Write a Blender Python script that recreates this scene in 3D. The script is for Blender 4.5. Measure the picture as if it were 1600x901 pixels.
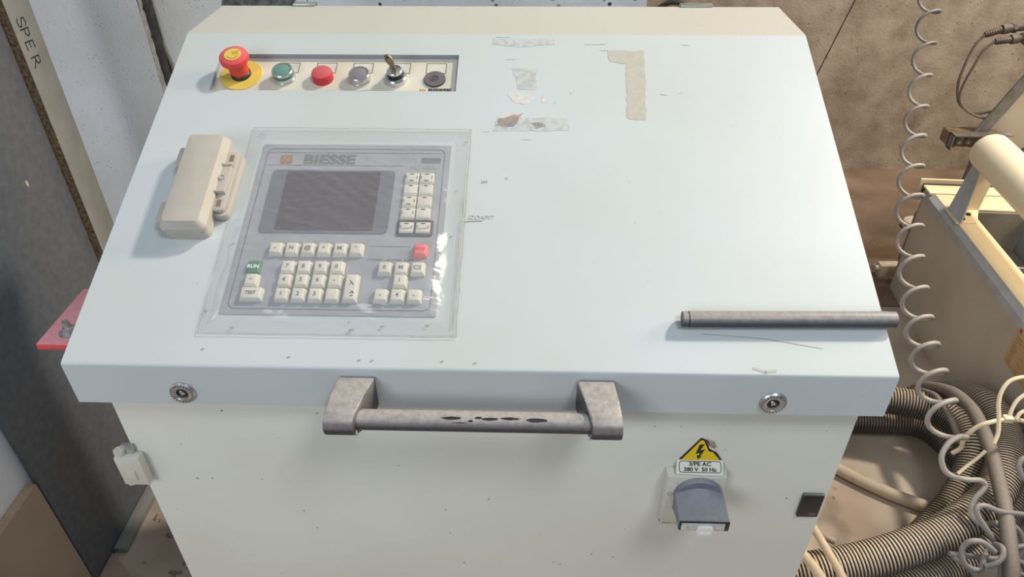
import bpy, bmesh, math, random
from mathutils import Vector, Matrix, noise

# ------------------------------------------------------------------ camera, world, lights, exposure
S = bpy.context.scene
COL = S.collection
for o in list(bpy.data.objects):
    bpy.data.objects.remove(o)

def srgb(r, g, b):
    f = lambda c: (c / 255 / 12.92) if c / 255 <= .04045 else ((c / 255 + .055) / 1.055) ** 2.4
    return (f(r), f(g), f(b), 1)

cam_d = bpy.data.cameras.new('camera'); cam = bpy.data.objects.new('camera', cam_d); COL.objects.link(cam)
yaw, pitch, roll, FPX = -.034, .6291, -.0066, 1133.24
fwd = Vector((math.sin(yaw) * math.cos(pitch), math.cos(yaw) * math.cos(pitch), -math.sin(pitch)))
rgt = Vector((math.cos(yaw), -math.sin(yaw), 0)); upv = rgt.cross(fwd)
r2 = math.cos(roll) * rgt + math.sin(roll) * upv; u2 = -math.sin(roll) * rgt + math.cos(roll) * upv
cam.matrix_world = Matrix(((r2.x, u2.x, -fwd.x, .0622), (r2.y, u2.y, -fwd.y, -.5806), (r2.z, u2.z, -fwd.z, 1.5334), (0, 0, 0, 1)))
cam_d.sensor_fit = 'HORIZONTAL'; cam_d.sensor_width = 36; cam_d.lens = FPX / 1600 * 36
cam_d.clip_start = .02
S.camera = cam

W = bpy.data.worlds.new('world'); S.world = W; W.use_nodes = True
bg = W.node_tree.nodes['Background']
bg.inputs[0].default_value = (.58, .77, 1.0, 1); bg.inputs[1].default_value = .33

def area(name, loc, target, size, power, color):
    d = bpy.data.lights.new(name, 'AREA'); d.shape = 'DISK'; d.size = size; d.energy = power; d.color = color
    o = bpy.data.objects.new(name, d); COL.objects.link(o); o.location = loc
    o.rotation_euler = (Vector(target) - Vector(loc)).to_track_quat('-Z', 'Y').to_euler()
    return o
area('skylight_lamp', (1.0, -1.15, 3.2), (.1, .2, .9), .7, 47, (.95, .98, 1.0))          # roof light above, in front and to the right
area('warm_hall_lamp', (2.9, 1.55, 4.4), (.2, .3, 1.0), .42, 370, (1.0, .91, .79))       # warm lamp high to the right, behind
area('left_fill_light', (-1.5, -2.5, 2.2), (.9, .6, .4), 1.4, 66, (.93, .96, 1.0))    # added fill from behind the viewer's left, brightens the machine side
area('warm_window_light', (2.9, .9, 2.5), (1.5, 1.2, .5), .9, 120, (1.0, .81, .55))      # low evening light from the right

S.view_settings.view_transform = 'Standard'; S.view_settings.look = 'None'
S.view_settings.exposure = -0.95; S.view_settings.gamma = 1; S.view_settings.use_curve_mapping = False

# ------------------------------------------------------------------ materials
def mat(name, c1, c2=None, scale=8, rough=.55, metal=0, bump=0, bscale=None, contrast=(.35, .7), dust=None, dust_range=(.2, .9),
        dust_amt=.8, specks=None, speck_scale=60, speck_th=.16, detail=6, spec=.5, stretch=None):
    m = bpy.data.materials.new(name); m.use_nodes = True
    nt = m.node_tree; N = nt.nodes; L = nt.links
    b = N['Principled BSDF']; b.inputs['Roughness'].default_value = rough; b.inputs['Metallic'].default_value = metal
    b.inputs['Specular IOR Level'].default_value = spec
    g = N.new('ShaderNodeNewGeometry')
    pos = g.outputs['Position']
    if stretch:
        mp = N.new('ShaderNodeMapping'); mp.inputs['Scale'].default_value = stretch; L.new(pos, mp.inputs['Vector']); pos = mp.outputs[0]
    col = None
    def rgb(c):
        n = N.new('ShaderNodeRGB'); n.outputs[0].default_value = c; return n.outputs[0]
    def mix(f, a, c):
        n = N.new('ShaderNodeMix'); n.data_type = 'RGBA'
        L.new(f, n.inputs['Factor']); L.new(a, n.inputs['A']); L.new(c, n.inputs['B']); return n.outputs['Result']
    def nz(sc, det=detail):
        n = N.new('ShaderNodeTexNoise'); n.inputs['Scale'].default_value = sc; n.inputs['Detail'].default_value = det
        L.new(pos, n.inputs['Vector']); return n.outputs['Fac']
    def rng(v, a, c, lo=0, hi=1):
        n = N.new('ShaderNodeMapRange'); n.inputs['From Min'].default_value = a; n.inputs['From Max'].default_value = c
        n.inputs['To Min'].default_value = lo; n.inputs['To Max'].default_value = hi; L.new(v, n.inputs['Value']); return n.outputs[0]
    col = rgb(c1)
    if c2:
        col = mix(rng(nz(scale), *contrast), col, rgb(c2))
    if specks:
        v = N.new('ShaderNodeTexVoronoi'); v.inputs['Scale'].default_value = speck_scale; L.new(pos, v.inputs['Vector'])
        n2 = rng(nz(speck_scale * .22, 2), .46, .60)
        d = rng(v.outputs['Distance'], speck_th * .7, speck_th, 1, 0)
        mm = N.new('ShaderNodeMath'); mm.operation = 'MULTIPLY'; L.new(d, mm.inputs[0]); L.new(n2, mm.inputs[1])
        col = mix(mm.outputs[0], col, rgb(specks))
    if dust:
        sx = N.new('ShaderNodeSeparateXYZ'); L.new(g.outputs['Normal'], sx.inputs[0])
        f = rng(sx.outputs['Z'], *dust_range, 0, dust_amt)
        mm = N.new('ShaderNodeMath'); mm.operation = 'MULTIPLY'; L.new(f, mm.inputs[0]); L.new(rng(nz(160), .3, .6, .72, 1), mm.inputs[1])
        col = mix(mm.outputs[0], col, rgb(dust))
    L.new(col, b.inputs['Base Color'])
    if bump:
        bp = N.new('ShaderNodeBump'); bp.inputs['Strength'].default_value = bump; bp.inputs['Distance'].default_value = .002
        L.new(nz(bscale or scale * 6), bp.inputs['Height']); L.new(bp.outputs[0], b.inputs['Normal'])
    return m

def film_mat(name, diff, fac, rough, gl=.9):
    m = bpy.data.materials.new(name); m.use_nodes = True
    nt = m.node_tree; N = nt.nodes; L = nt.links; N.clear()
    out = N.new('ShaderNodeOutputMaterial'); t = N.new('ShaderNodeBsdfTransparent'); d = N.new('ShaderNodeBsdfDiffuse')
    d.inputs[0].default_value = diff
    m1 = N.new('ShaderNodeMixShader'); m1.inputs[0].default_value = fac; L.new(t.outputs[0], m1.inputs[1]); L.new(d.outputs[0], m1.inputs[2])
    gs = N.new('ShaderNodeBsdfGlossy'); gs.inputs['Roughness'].default_value = rough; gs.inputs[0].default_value = (gl, gl, gl, 1)
    lw = N.new('ShaderNodeLayerWeight'); lw.inputs[0].default_value = .5
    pw = N.new('ShaderNodeMath'); pw.operation = 'POWER'; pw.inputs[1].default_value = 4; L.new(lw.outputs['Facing'], pw.inputs[0])
    ma = N.new('ShaderNodeMath'); ma.operation = 'MULTIPLY_ADD'; ma.inputs[1].default_value = .6; ma.inputs[2].default_value = .05; L.new(pw.outputs[0], ma.inputs[0])
    m2 = N.new('ShaderNodeMixShader'); L.new(ma.outputs[0], m2.inputs[0]); L.new(m1.outputs[0], m2.inputs[1]); L.new(gs.outputs[0], m2.inputs[2])
    L.new(m2.outputs[0], out.inputs[0])
    return m

M = {}
M['lid'] = mat('lid_paint', srgb(196, 204, 208), srgb(189, 197, 195), 3.5, .42, dust=srgb(192, 187, 172), dust_range=(.94, .99), dust_amt=.8,  # beige on the level top: its warmer light put into the dust colour
               specks=srgb(150, 150, 140), speck_scale=45, speck_th=.035)
M['body'] = mat('cream_body_paint', srgb(222, 223, 213), srgb(214, 214, 202), 4, .5, specks=srgb(120, 108, 88), speck_scale=42, speck_th=.07)
M['recess'] = mat('recess_paint', srgb(214, 210, 196), srgb(205, 198, 180), 20, .5)
M['recess_wall'] = mat('recess_edge_paint', srgb(150, 158, 168), None, rough=.5)
M['panel'] = mat('grey_keypad_foil', srgb(160, 163, 169), srgb(152, 155, 161), 25, .4)
M['panel_dark'] = mat('dark_grey_foil', srgb(112, 116, 124), None, rough=.4)
M['screen'] = mat('dim_screen', srgb(92, 86, 92), srgb(84, 78, 84), 12, .3)
M['key'] = mat('cream_keycap', srgb(212, 210, 198), srgb(204, 201, 187), 60, .5)
M['key_green'] = mat('green_keycap', srgb(70, 128, 98), None, rough=.5)
M['key_pink'] = mat('faded_red_keycap', srgb(232, 118, 120), None, rough=.5)
M['key_frame'] = mat('dark_key_frame', srgb(82, 80, 86), None, rough=.5)
M['ink'] = mat('grey_ink', srgb(116, 118, 118), None, rough=.6)
M['ink_dark'] = mat('dark_ink', srgb(58, 60, 64), None, rough=.6)
M['ink_soft'] = mat('soft_grey_ink', srgb(150, 150, 146), None, rough=.6)
M['white_ink'] = mat('pale_ink', srgb(225, 232, 226), None, rough=.6)
M['orange'] = mat('orange_logo_ink', srgb(206, 132, 70), None, rough=.6)
M['gold'] = mat('gold_logo_ink', srgb(170, 140, 60), None, rough=.6)
M['red'] = mat('red_button_plastic', srgb(214, 62, 64), None, rough=.4, dust=srgb(222, 120, 118), dust_range=(.5, .95), dust_amt=.7)
M['red_dusty'] = mat('dusty_red_plastic', srgb(196, 52, 64), None, rough=.5, dust=srgb(196, 104, 108), dust_range=(.6, .95), dust_amt=.9)
M['yellow'] = mat('yellow_disc', srgb(226, 200, 92), srgb(214, 188, 88), 30, .5)
M['yellow_sign'] = mat('yellow_sign', srgb(238, 204, 20), None, rough=.45)
M['green'] = mat('green_button', srgb(58, 122, 104), None, rough=.5, dust=srgb(116, 152, 142), dust_range=(.5, .95), dust_amt=.8)
M['grey_cap'] = mat('grey_button', srgb(104, 100, 106), None, rough=.5, dust=srgb(140, 134, 140), dust_range=(.5, .95), dust_amt=.8)
M['black'] = mat('black_plastic', srgb(30, 31, 34), None, rough=.45)
M['blank'] = mat('dusty_blank_plug', srgb(62, 60, 66), None, rough=.55, dust=srgb(116, 108, 114), dust_range=(.6, .95), dust_amt=.9)
M['chrome'] = mat('satin_chrome', srgb(206, 208, 208), None, rough=.28, metal=.9)
M['steel'] = mat('worn_steel', srgb(200, 202, 202), srgb(172, 172, 170), 60, .38, metal=.85)
M['brass'] = mat('dull_key_metal', srgb(150, 138, 112), srgb(120, 108, 88), 80, .45, metal=.7)
M['dusty'] = mat('dusty_dark_grip', srgb(48, 49, 56), srgb(62, 62, 68), 300, .45, dust=srgb(172, 167, 162), dust_range=(-.05, .8), dust_amt=.95, bump=.15, bscale=600)
M['rod'] = mat('dusty_rod', srgb(54, 55, 62), srgb(66, 66, 72), 300, .45, dust=srgb(158, 153, 151), dust_range=(-.05, .7), dust_amt=.95, bump=.1, bscale=600)
M['box'] = mat('aged_cream_plastic', srgb(184, 180, 172), srgb(174, 168, 157), 18, .5)
M['box_dark'] = mat('brown_slot', srgb(128, 112, 94), None, rough=.6)
M['switch'] = mat('switch_box_plastic', srgb(208, 208, 196), srgb(200, 198, 182), 25, .5)
M['knob'] = mat('grey_knob', srgb(112, 118, 132), srgb(124, 128, 138), 120, .5, dust=srgb(150, 152, 160), dust_range=(.5, .95), dust_amt=.7, bump=.1, bscale=700)
M['knob_white'] = mat('white_tab_plastic', srgb(228, 228, 222), None, rough=.4)
M['silver'] = mat('silver_label', srgb(206, 206, 202), srgb(176, 176, 172), 90, .4)
M['sticker'] = mat('white_sticker', srgb(224, 222, 212), None, rough=.5)
M['paper'] = mat('brown_paper_back', srgb(164, 150, 138), srgb(144, 130, 116), 90, .8)
M['residue'] = mat('grey_tape_residue', srgb(174, 179, 178), srgb(187, 193, 194), 110, .7, contrast=(.45, .55))
M['residue_tan'] = mat('tan_tape_residue', srgb(182, 181, 172), srgb(175, 172, 161), 110, .7)
M['residue_white'] = mat('white_paper_flake', srgb(208, 210, 208), srgb(188, 186, 180), 200, .7)
M['pink'] = mat('red_plate_paint', srgb(214, 66, 72), None, rough=.5, dust=srgb(222, 160, 168), dust_range=(.6, .95), dust_amt=.95)
M['film'] = film_mat('clear_plastic_film', (.84, .85, .86, 1), .10, .22, .85)
M['tape'] = film_mat('clear_packing_tape', (.86, .85, .80, 1), .04, .25, 1.0)
M['tape_edge'] = mat('dirty_tape_edge', srgb(176, 170, 156), srgb(140, 134, 122), 150, .7)
M['plaster'] = mat('aerated_block', srgb(240, 242, 244), srgb(222, 219, 214), 4, .9, bump=.5, bscale=160, specks=srgb(140, 140, 142), speck_scale=120, speck_th=.16)
M['plaster_rough'] = mat('speckled_aerated_block', srgb(222, 228, 236), srgb(200, 207, 216), 14, .9, bump=.6, bscale=120, specks=srgb(62, 64, 74), speck_scale=42, speck_th=.24)
M['mortar'] = mat('grey_mortar', srgb(120, 122, 124), srgb(70, 72, 74), 60, .95, bump=.8, bscale=90)
M['mortar_dark'] = mat('dark_gap_seal', srgb(78, 78, 78), srgb(54, 54, 54), 50, .95, bump=.6, bscale=90)
M['mortar_light'] = mat('chipped_block_edge', srgb(190, 192, 190), srgb(150, 152, 150), 70, .95, bump=.8, bscale=120)
M['concrete'] = mat('brown_concrete', srgb(168, 157, 144), srgb(128, 115, 102), 11, .9, bump=.8, bscale=90, detail=14, contrast=(.32, .74), specks=srgb(104, 86, 70), speck_scale=38, speck_th=.16)
M['floor'] = mat('dusty_floor', srgb(194, 180, 164), srgb(150, 132, 116), 2.6, .9, bump=.35, bscale=60, contrast=(.36, .66), specks=srgb(96, 74, 58), speck_scale=16, speck_th=.12)
M['floor_rear'] = mat('dark_stained_floor', srgb(128, 108, 92), srgb(98, 80, 64), 5, .9, bump=.4, bscale=60, contrast=(.34, .68), specks=srgb(150, 132, 112), speck_scale=20, speck_th=.08)
M['debris'] = mat('wood_shavings', srgb(150, 132, 116), srgb(120, 104, 90), 30, .95)
M['dark_board'] = mat('dark_grey_laminate', srgb(92, 96, 102), srgb(82, 85, 91), 60, .6, bump=.35, bscale=240, specks=srgb(140, 140, 138), speck_scale=55, speck_th=.05)
M['chip'] = mat('chipboard_edge', srgb(150, 128, 100), srgb(108, 88, 64), 140, .95, bump=.5, bscale=300, contrast=(.42, .6))
M['strip'] = mat('grey_board_face', srgb(140, 142, 138), srgb(132, 132, 126), 20, .6)
M['marker'] = mat('black_marker', srgb(38, 38, 42), None, rough=.7)
M['white_board'] = mat('white_board', srgb(226, 228, 234), srgb(220, 222, 228), 6, .6)
M['mdf'] = mat('brown_board_face', srgb(166, 146, 128), srgb(158, 138, 120), 9, .75)
M['mdf_edge'] = mat('brown_board_edge', srgb(176, 154, 128), srgb(166, 142, 116), 60, .85)
M['cream'] = mat('machine_cream_paint', srgb(232, 216, 184), srgb(224, 206, 172), 6, .42)
M['cream_tube'] = mat('cream_tube_paint', srgb(246, 234, 206), None, rough=.35)
M['mach_grey'] = mat('machine_rim_paint', srgb(176, 180, 184), srgb(160, 162, 164), 20, .5)
M['mach_side'] = mat('dusty_machine_side', srgb(190, 181, 169), srgb(176, 166, 152), 5, .8, specks=srgb(196, 182, 162), speck_scale=40, speck_th=.10)
M['mach_in'] = mat('dusty_recess', srgb(150, 142, 130), srgb(132, 124, 112), 14, .8)
M['mach_blue'] = mat('blue_reflection_tint', srgb(140, 152, 166), srgb(126, 136, 148), 12, .5)
M['galv'] = mat('dull_galvanised', srgb(140, 140, 138), srgb(118, 114, 108), 25, .55, metal=.3)
M['rust'] = mat('rusty_channel', srgb(150, 128, 104), srgb(112, 88, 66), 40, .8)
M['beige_panel'] = mat('beige_panel', srgb(196, 186, 168), srgb(186, 174, 156), 8, .55)
M['plate'] = mat('tan_nameplate', srgb(192, 160, 116), srgb(182, 150, 106), 30, .5)
M['hose'] = mat('dusty_hose_crest', srgb(84, 80, 80), srgb(70, 68, 70), 30, .65, dust=srgb(204, 188, 164), dust_range=(-.1, .9), dust_amt=.95)
M['hose_dark'] = mat('blackish_hose_crest', srgb(66, 64, 66), srgb(80, 76, 74), 12, .6, dust=srgb(196, 176, 148), dust_range=(.25, 1.0), dust_amt=.9)
M['hose_groove'] = mat('dark_hose_groove', srgb(46, 44, 46), srgb(58, 55, 54), 30, .7, dust=srgb(112, 100, 86), dust_range=(.2, .95), dust_amt=.6)
M['smooth_cable'] = mat('dusty_grey_cable', srgb(92, 84, 80), srgb(104, 94, 88), 30, .65, dust=srgb(152, 142, 132), dust_range=(.1, .9), dust_amt=.8)
M['coil'] = mat('pale_grey_coil', srgb(158, 155, 152), srgb(84, 88, 98), 1.5, .5, contrast=(.42, .58), dust=srgb(180, 168, 152), dust_range=(.2, .95), dust_amt=.3)
M['tie'] = mat('cream_cable_tie', srgb(222, 208, 180), None, rough=.45)
M['beige_cable'] = mat('beige_cable', srgb(188, 172, 150), srgb(172, 154, 132), 30, .65)
M['thin_cable'] = mat('thin_dusty_cable', srgb(126, 116, 106), srgb(104, 94, 84), 30, .6, dust=srgb(160, 144, 126), dust_range=(.2, .9), dust_amt=.7)
M['plug'] = mat('dusty_plug', srgb(70, 62, 58), srgb(90, 80, 72), 60, .7, dust=srgb(130, 116, 102), dust_range=(.3, .95), dust_amt=.7)
M['wood'] = mat('pale_wood_block', srgb(206, 190, 168), srgb(186, 168, 146), 40, .85)
M['knob_tan'] = mat('tan_round_cap', srgb(224, 206, 182), None, rough=.6)
M['rubber'] = mat('black_rubber', srgb(44, 40, 38), None, rough=.7)
M['wire'] = mat('grey_wire', srgb(112, 112, 104), None, rough=.6)

# ------------------------------------------------------------------ mesh builder
def MX(o, x, y, z):
    x, y, z = Vector(x), Vector(y), Vector(z)
    return Matrix(((x.x, y.x, z.x, o[0]), (x.y, y.y, z.y, o[1]), (x.z, y.z, z.z, o[2]), (0, 0, 0, 1)))
SL = .3941; CA, SA = math.cos(SL), math.sin(SL)
ML = MX((0, 0, 1), (1, 0, 0), (0, CA, SA), (0, -SA, CA))          # lid frame: u across, v up the slope, w off the lid
def MF(y=.02): return MX((0, y, 0), (1, 0, 0), (0, 0, 1), (0, -1, 0))   # upright face looking at -Y
I4 = Matrix.Identity(4)
def T(x, y, z): return Matrix.Translation((x, y, z))

_txt = {}
def text_geo(s, size, bold=0.0, shear=0.0):
    k = (s, size, bold, shear)
    if k not in _txt:
        c = bpy.data.curves.new('lettering', 'FONT'); c.body = s; c.size = size; c.offset = bold; c.shear = shear
        c.align_x = 'CENTER'; c.align_y = 'CENTER'; c.resolution_u = 3
        o = bpy.data.objects.new('lettering', c); COL.objects.link(o)
        dg = bpy.context.evaluated_depsgraph_get(); dg.update()
        ev = o.evaluated_get(dg); me = ev.to_mesh()
        _txt[k] = ([v.co.copy() for v in me.vertices], [tuple(p.vertices) for p in me.polygons])
        ev.to_mesh_clear(); bpy.data.objects.remove(o); bpy.data.curves.remove(c)
    return _txt[k]

def spline(pts, n=8):
    pts = [Vector(p) for p in pts]; out = []
    for i in range(len(pts) - 1):
        p0 = pts[max(i - 1, 0)]; p1 = pts[i]; p2 = pts[i + 1]; p3 = pts[min(i + 2, len(pts) - 1)]
        for k in range(n):
            t = k / n
            out.append(.5 * (2 * p1 + (p2 - p0) * t + (2 * p0 - 5 * p1 + 4 * p2 - p3) * t * t + (3 * p1 - p0 - 3 * p2 + p3) * t ** 3))
    out.append(pts[-1]); return out

class MB:
    def __init__(s): s.bm = bmesh.new(); s.mats = []
    def mi(s, m):
        m = M[m]
        if m not in s.mats: s.mats.append(m)
        return s.mats.index(m)
    def add(s, vs, fs, m, mx=I4, smooth=True):
        k = s.mi(m); V = [s.bm.verts.new(mx @ Vector(v)) for v in vs]; F = []
        for f in fs:
            try: q = s.bm.faces.new([V[i] for i in f])
            except ValueError: continue
            q.material_index = k; q.smooth = smooth; F.append(q)
        return V, F
    def box(s, x0, x1, y0, y1, z0, z1, m, mx=I4, bev=0, seg=2):
        vs = [(x, y, z) for z in (z0, z1) for y in (y0, y1) for x in (x0, x1)]
        V, F = s.add(vs, [(0, 2, 3, 1), (4, 5, 7, 6), (0, 1, 5, 4), (2, 6, 7, 3), (0, 4, 6, 2), (1, 3, 7, 5)], m, mx)
        if bev: s._bev(V, bev, seg, m)
    def _bev(s, V, bev, seg, m):
        E = {e for v in V for e in v.link_edges}
        r = bmesh.ops.bevel(s.bm, geom=list(E), offset=bev, segments=seg, affect='EDGES', profile=.5, clamp_overlap=True)
        for f in r['faces']: f.material_index = s.mi(m); f.smooth = True
    def prism(s, pts, z0, z1, m, mx=I4, bev=0, seg=2, top=None):
        n = len(pts)
        tp = top or pts
        vs = [(p[0], p[1], z0) for p in pts] + [(p[0], p[1], z1) for p in tp]
        fs = [tuple(range(n - 1, -1, -1)), tuple(range(n, 2 * n))] + [(i, (i + 1) % n, n + (i + 1) % n, n + i) for i in range(n)]
        V, F = s.add(vs, fs, m, mx)
        if bev: s._bev(V, bev, seg, m)
    def lathe(s, prof, m, mx=I4, seg=32):
        vs = []; fs = []; n = len(prof)
        for r, z in prof:
            for k in range(seg):
                a = 2 * math.pi * k / seg; vs.append((r * math.cos(a), r * math.sin(a), z))
        for i in range(n - 1):
            for k in range(seg):
                fs.append((i * seg + k, i * seg + (k + 1) % seg, (i + 1) * seg + (k + 1) % seg, (i + 1) * seg + k))
        if prof[0][0] > 1e-6: fs.append(tuple(range(seg - 1, -1, -1)))
        if prof[-1][0] > 1e-6: fs.append(tuple((n - 1) * seg + k for k in range(seg)))
        s.add(vs, fs, m, mx)
    def cyl(s, a, b, r, m, seg=20, r1=None):
        a, b = Vector(a), Vector(b); d = b - a
        s.lathe([(r, 0), (r if r1 is None else r1, d.length)], m, T(*a) @ d.to_track_quat('Z', 'Y').to_matrix().to_4x4(), seg)
    def tube(s, pts, r, m, seg=10, flat=None):
        pts = [Vector(p) for p in pts]; n = len(pts); R = r if hasattr(r, '__len__') else [r] * n
        tg = [(pts[min(i + 1, n - 1)] - pts[max(i - 1, 0)]).normalized() for i in range(n)]
        ref = Vector((0, 0, 1)) if abs(tg[0].z) < .9 else Vector((1, 0, 0))
        nn = (ref - tg[0] * ref.dot(tg[0])).normalized(); vs = []
        for i in range(n):
            nn = (nn - tg[i] * nn.dot(tg[i])).normalized(); bb = tg[i].cross(nn)
            for k in range(seg):
                a = 2 * math.pi * k / seg; f = flat or 1
                vs.append(pts[i] + (nn * math.cos(a) * f + bb * math.sin(a)) * R[i])
        fs = [(i * seg + k, i * seg + (k + 1) % seg, (i + 1) * seg + (k + 1) % seg, (i + 1) * seg + k) for i in range(n - 1) for k in range(seg)]
        fs += [tuple(range(seg - 1, -1, -1)), tuple((n - 1) * seg + k for k in range(seg))]
        s.add(vs, fs, m)
    def text(s, txt, size, m, mx, bold=0, shear=0, sx=1):
        vs, fs = text_geo(txt, size, bold, shear)
        s.add(vs, fs, m, mx @ Matrix.Diagonal((sx, 1, 1, 1)), False)
    def line(s, pts, w, m, mx=I4, z=0):
        """flat pen stroke in the local xy plane"""
        for (a, b) in zip(pts[:-1], pts[1:]):
            a, b = Vector(a), Vector(b); d = (b - a)
            if d.length < 1e-7: continue
            d.normalize(); q = Vector((-d.y, d.x)) * w / 2; e = d * w * .3
            p = [a - q - e, b - q + e, b + q + e, a + q - e]
            s.add([(v.x, v.y, z) for v in p], [(0, 1, 2, 3)], m, mx, False)
    def build(s, name, parent=None, ang=32, **props):
        s.bm.normal_update()
        bmesh.ops.recalc_face_normals(s.bm, faces=s.bm.faces[:])
        me = bpy.data.meshes.new(name)
        co = [v.co for v in s.bm.verts]
        lo = Vector((min(c.x for c in co), min(c.y for c in co), min(c.z for c in co)))
        hi = Vector((max(c.x for c in co), max(c.y for c in co), max(c.z for c in co)))
        c = Vector(((lo.x + hi.x) / 2, (lo.y + hi.y) / 2, lo.z))
        bmesh.ops.translate(s.bm, vec=-c, verts=s.bm.verts[:])
        s.bm.to_mesh(me); s.bm.free()
        for m in s.mats: me.materials.append(m)
        me.set_sharp_from_angle(angle=math.radians(ang))
        o = bpy.data.objects.new(name, me); COL.objects.link(o)
        world = c
        o['_w'] = tuple(c)
        if parent is not None:
            pw = Vector(parent['_w']); o.parent = parent; o.location = c - pw
        else: o.location = c
        for k, v in props.items(): o[k] = v
        return o

def thing(name, label, cat, loc, group=None):
    o = bpy.data.objects.new(name, None); COL.objects.link(o); o.location = loc; o['_w'] = tuple(loc)
    o.empty_display_size = .05
    o['label'] = label; o['category'] = cat
    if group: o['group'] = group
    return o
def tag(o, label, cat, group=None):
    o['label'] = label; o['category'] = cat
    if group: o['group'] = group
    return o
def mm(l): return [tuple(c / 1000 for c in p) for p in l]
def roundrect(x0, x1, y0, y1, r, n=5):
    out = []
    for cx, cy, a0 in ((x1 - r, y1 - r, 0), (x0 + r, y1 - r, 90), (x0 + r, y0 + r, 180), (x1 - r, y0 + r, 270)):
        for k in range(n + 1):
            a = math.radians(a0 + 90 * k / n); out.append((cx + r * math.cos(a), cy + r * math.sin(a)))
    return out
def jag(pts, step, amp, seed):
    rnd = random.Random(seed); out = []
    for a, b in zip(pts, pts[1:] + pts[:1]):
        a, b = Vector(a), Vector(b); n = max(1, int((b - a).length / step))
        for k in range(n):
            p = a.lerp(b, k / n); out.append((p.x + rnd.uniform(-amp, amp), p.y + rnd.uniform(-amp, amp)))
    return out

# ------------------------------------------------------------------ the setting
def struct(mb, name, **k):
    o = mb.build(name, **k); o['kind'] = 'structure'; return o
b = MB(); b.box(-2.6, 3.6, -1.6, 1.447, -.05, 0, 'floor'); b.box(-2.6, 3.6, 1.453, 2.7, -.05, 0, 'floor_rear'); b.box(-2.6, 3.6, 1.44, 1.46, -.06, -.008, 'mortar_dark'); struct(b, 'floor')
b = MB(); b.box(-2.4, -.787, 1.0, 1.3, 0, 2.6, 'plaster'); wl = struct(b, 'wall_left')
b = MB()
rnd = random.Random(3)
# chipped block edge and the dark seal in the corner between the two block walls
zs = [i * .012 for i in range(150)]
vs = []; fs = []
for z in zs:
    j = rnd.uniform(-.003, .003); vs += [(-.786 + rnd.uniform(-.001, .002), 1.001, z), (-.784 + j * .4, 1.017 + j, z)]
for i in range(len(zs) - 1): fs.append((2 * i, 2 * i + 1, 2 * i + 3, 2 * i + 2))
b.add(vs, fs, 'mortar_light'); b.build('chipped_edge', wl)
b = MB(); b.box(-.787, -.772, 1.016, 1.04, 0, 1.8, 'mortar_dark', bev=.003); b.build('gap_seal', wl)
b = MB(); b.box(-.787, -.4335, 1.04, 1.3, 0, 2.6, 'plaster'); b.box(-.4315, .2995, 1.04, 1.3, 0, 2.6, 'plaster_rough')
b.box(-.4345, -.4305, 1.046, 1.3, 0, 2.6, 'mortar_dark'); wb = struct(b, 'wall_back')
b = MB(); b.prism(jag([(-.62, 1.10), (-.46, 1.10), (-.44, 1.24), (-.60, 1.22)], .012, .006, 5), 0, .004, 'mortar', MF(1.04)); b.build('mortar_patch', wb)
b = MB()
zt = 2.6; x0 = 1.27 + (0 - .453) * .2575; x1 = 1.27 + (zt - .453) * .2575
b.prism([(-.6, 0), (x0 - .003, 0), (x1 - .003, zt), (-.6, zt)], 0, .12, 'concrete', MF(2.62))
b.prism([(x0 + .003, 0), (3.6, 0), (3.6, zt), (x1 + .003, zt)], 0, .12, 'concrete', MF(2.62))
b.box(.2, 3.6, 2.55, 2.64, 0, zt, 'mortar_dark'); struct(b, 'wall_rear')
b = MB(); b.tube(spline([(-.792, 1.034, 1.6), (-.7915, 1.034, 1.116), (-.781, 1.034, 1.076), (-.763, 1.034, .95), (-.73, 1.034, .80)], 6), .003, 'wire', 8)
tag(b.build('wall_wire'), 'thin grey wire running down the white block wall beside the corner', 'wire')

# ------------------------------------------------------------------ control console
con = thing('control_console', 'cream sheet-metal machine control console with sloping white lid', 'console', (0, .33, 0))
HW = .455; LEN = .5425; TOPD = .1519; LIP = .0584
b = MB()                                                           # cabinet body
b.prism([(.04, .06), (.63, .06), (.63, 1.185), (.50, 1.185), (.04, .995)], -.434, .440, 'body', MX((0, 0, 0), (0, 1, 0), (0, 0, 1), (1, 0, 0)))
b.box(-.415, .42, .06, .61, 0, .06, 'body'); b.build('body', con)
b = MB(); b.box(-.4343, .4405, .02, .0385, .07, .985, 'body', bev=.0015); door = b.build('door', con)
# lid skin
def arc(cy, cz, r, a0, a1, n):
    return [(cy + r * math.cos(math.radians(a0 + (a1 - a0) * k / n)), cz + r * math.sin(math.radians(a0 + (a1 - a0) * k / n))) for k in range(n + 1)]
sd = math.degrees(SL)
r1 = .005; tt = r1 * math.tan(math.radians((90 - sd) / 2))
c1 = (r1, 1 - tt)
pf = [(.0195, 1 - LIP), (0, 1 - LIP)] + arc(c1[0], c1[1], r1, 180, 90 + sd, 6)
r3 = .016; t3 = r3 * math.tan(math.radians(sd / 2)); by, bz = LEN * CA, 1 + LEN * SA
c3 = (by + t3, bz - r3)
top = arc(c3[0], c3[1], r3, 90 + sd, 90, 5)
pb = [(by + TOPD - .004, bz), (by + TOPD, bz - .004), (by + TOPD, bz - .05)]
v0 = tt; v1 = LEN - t3
b = MB()
def skin(prof, us):
    vs = [(u, y, z) for (y, z) in prof for u in us]; k = len(us)
    b.add(vs, [(i * k + j, i * k + j + 1, (i + 1) * k + j + 1, (i + 1) * k + j) for i in range(len(prof) - 1) for j in range(k - 1)], 'lid')
RU = (-.3935, -.0472); RV = (.4235, .4970); RD = .008
us = [-HW, RU[0], RU[1], HW]
skin(pf, us)
vsl = [v0, RV[0], RV[1], v1]
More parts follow.
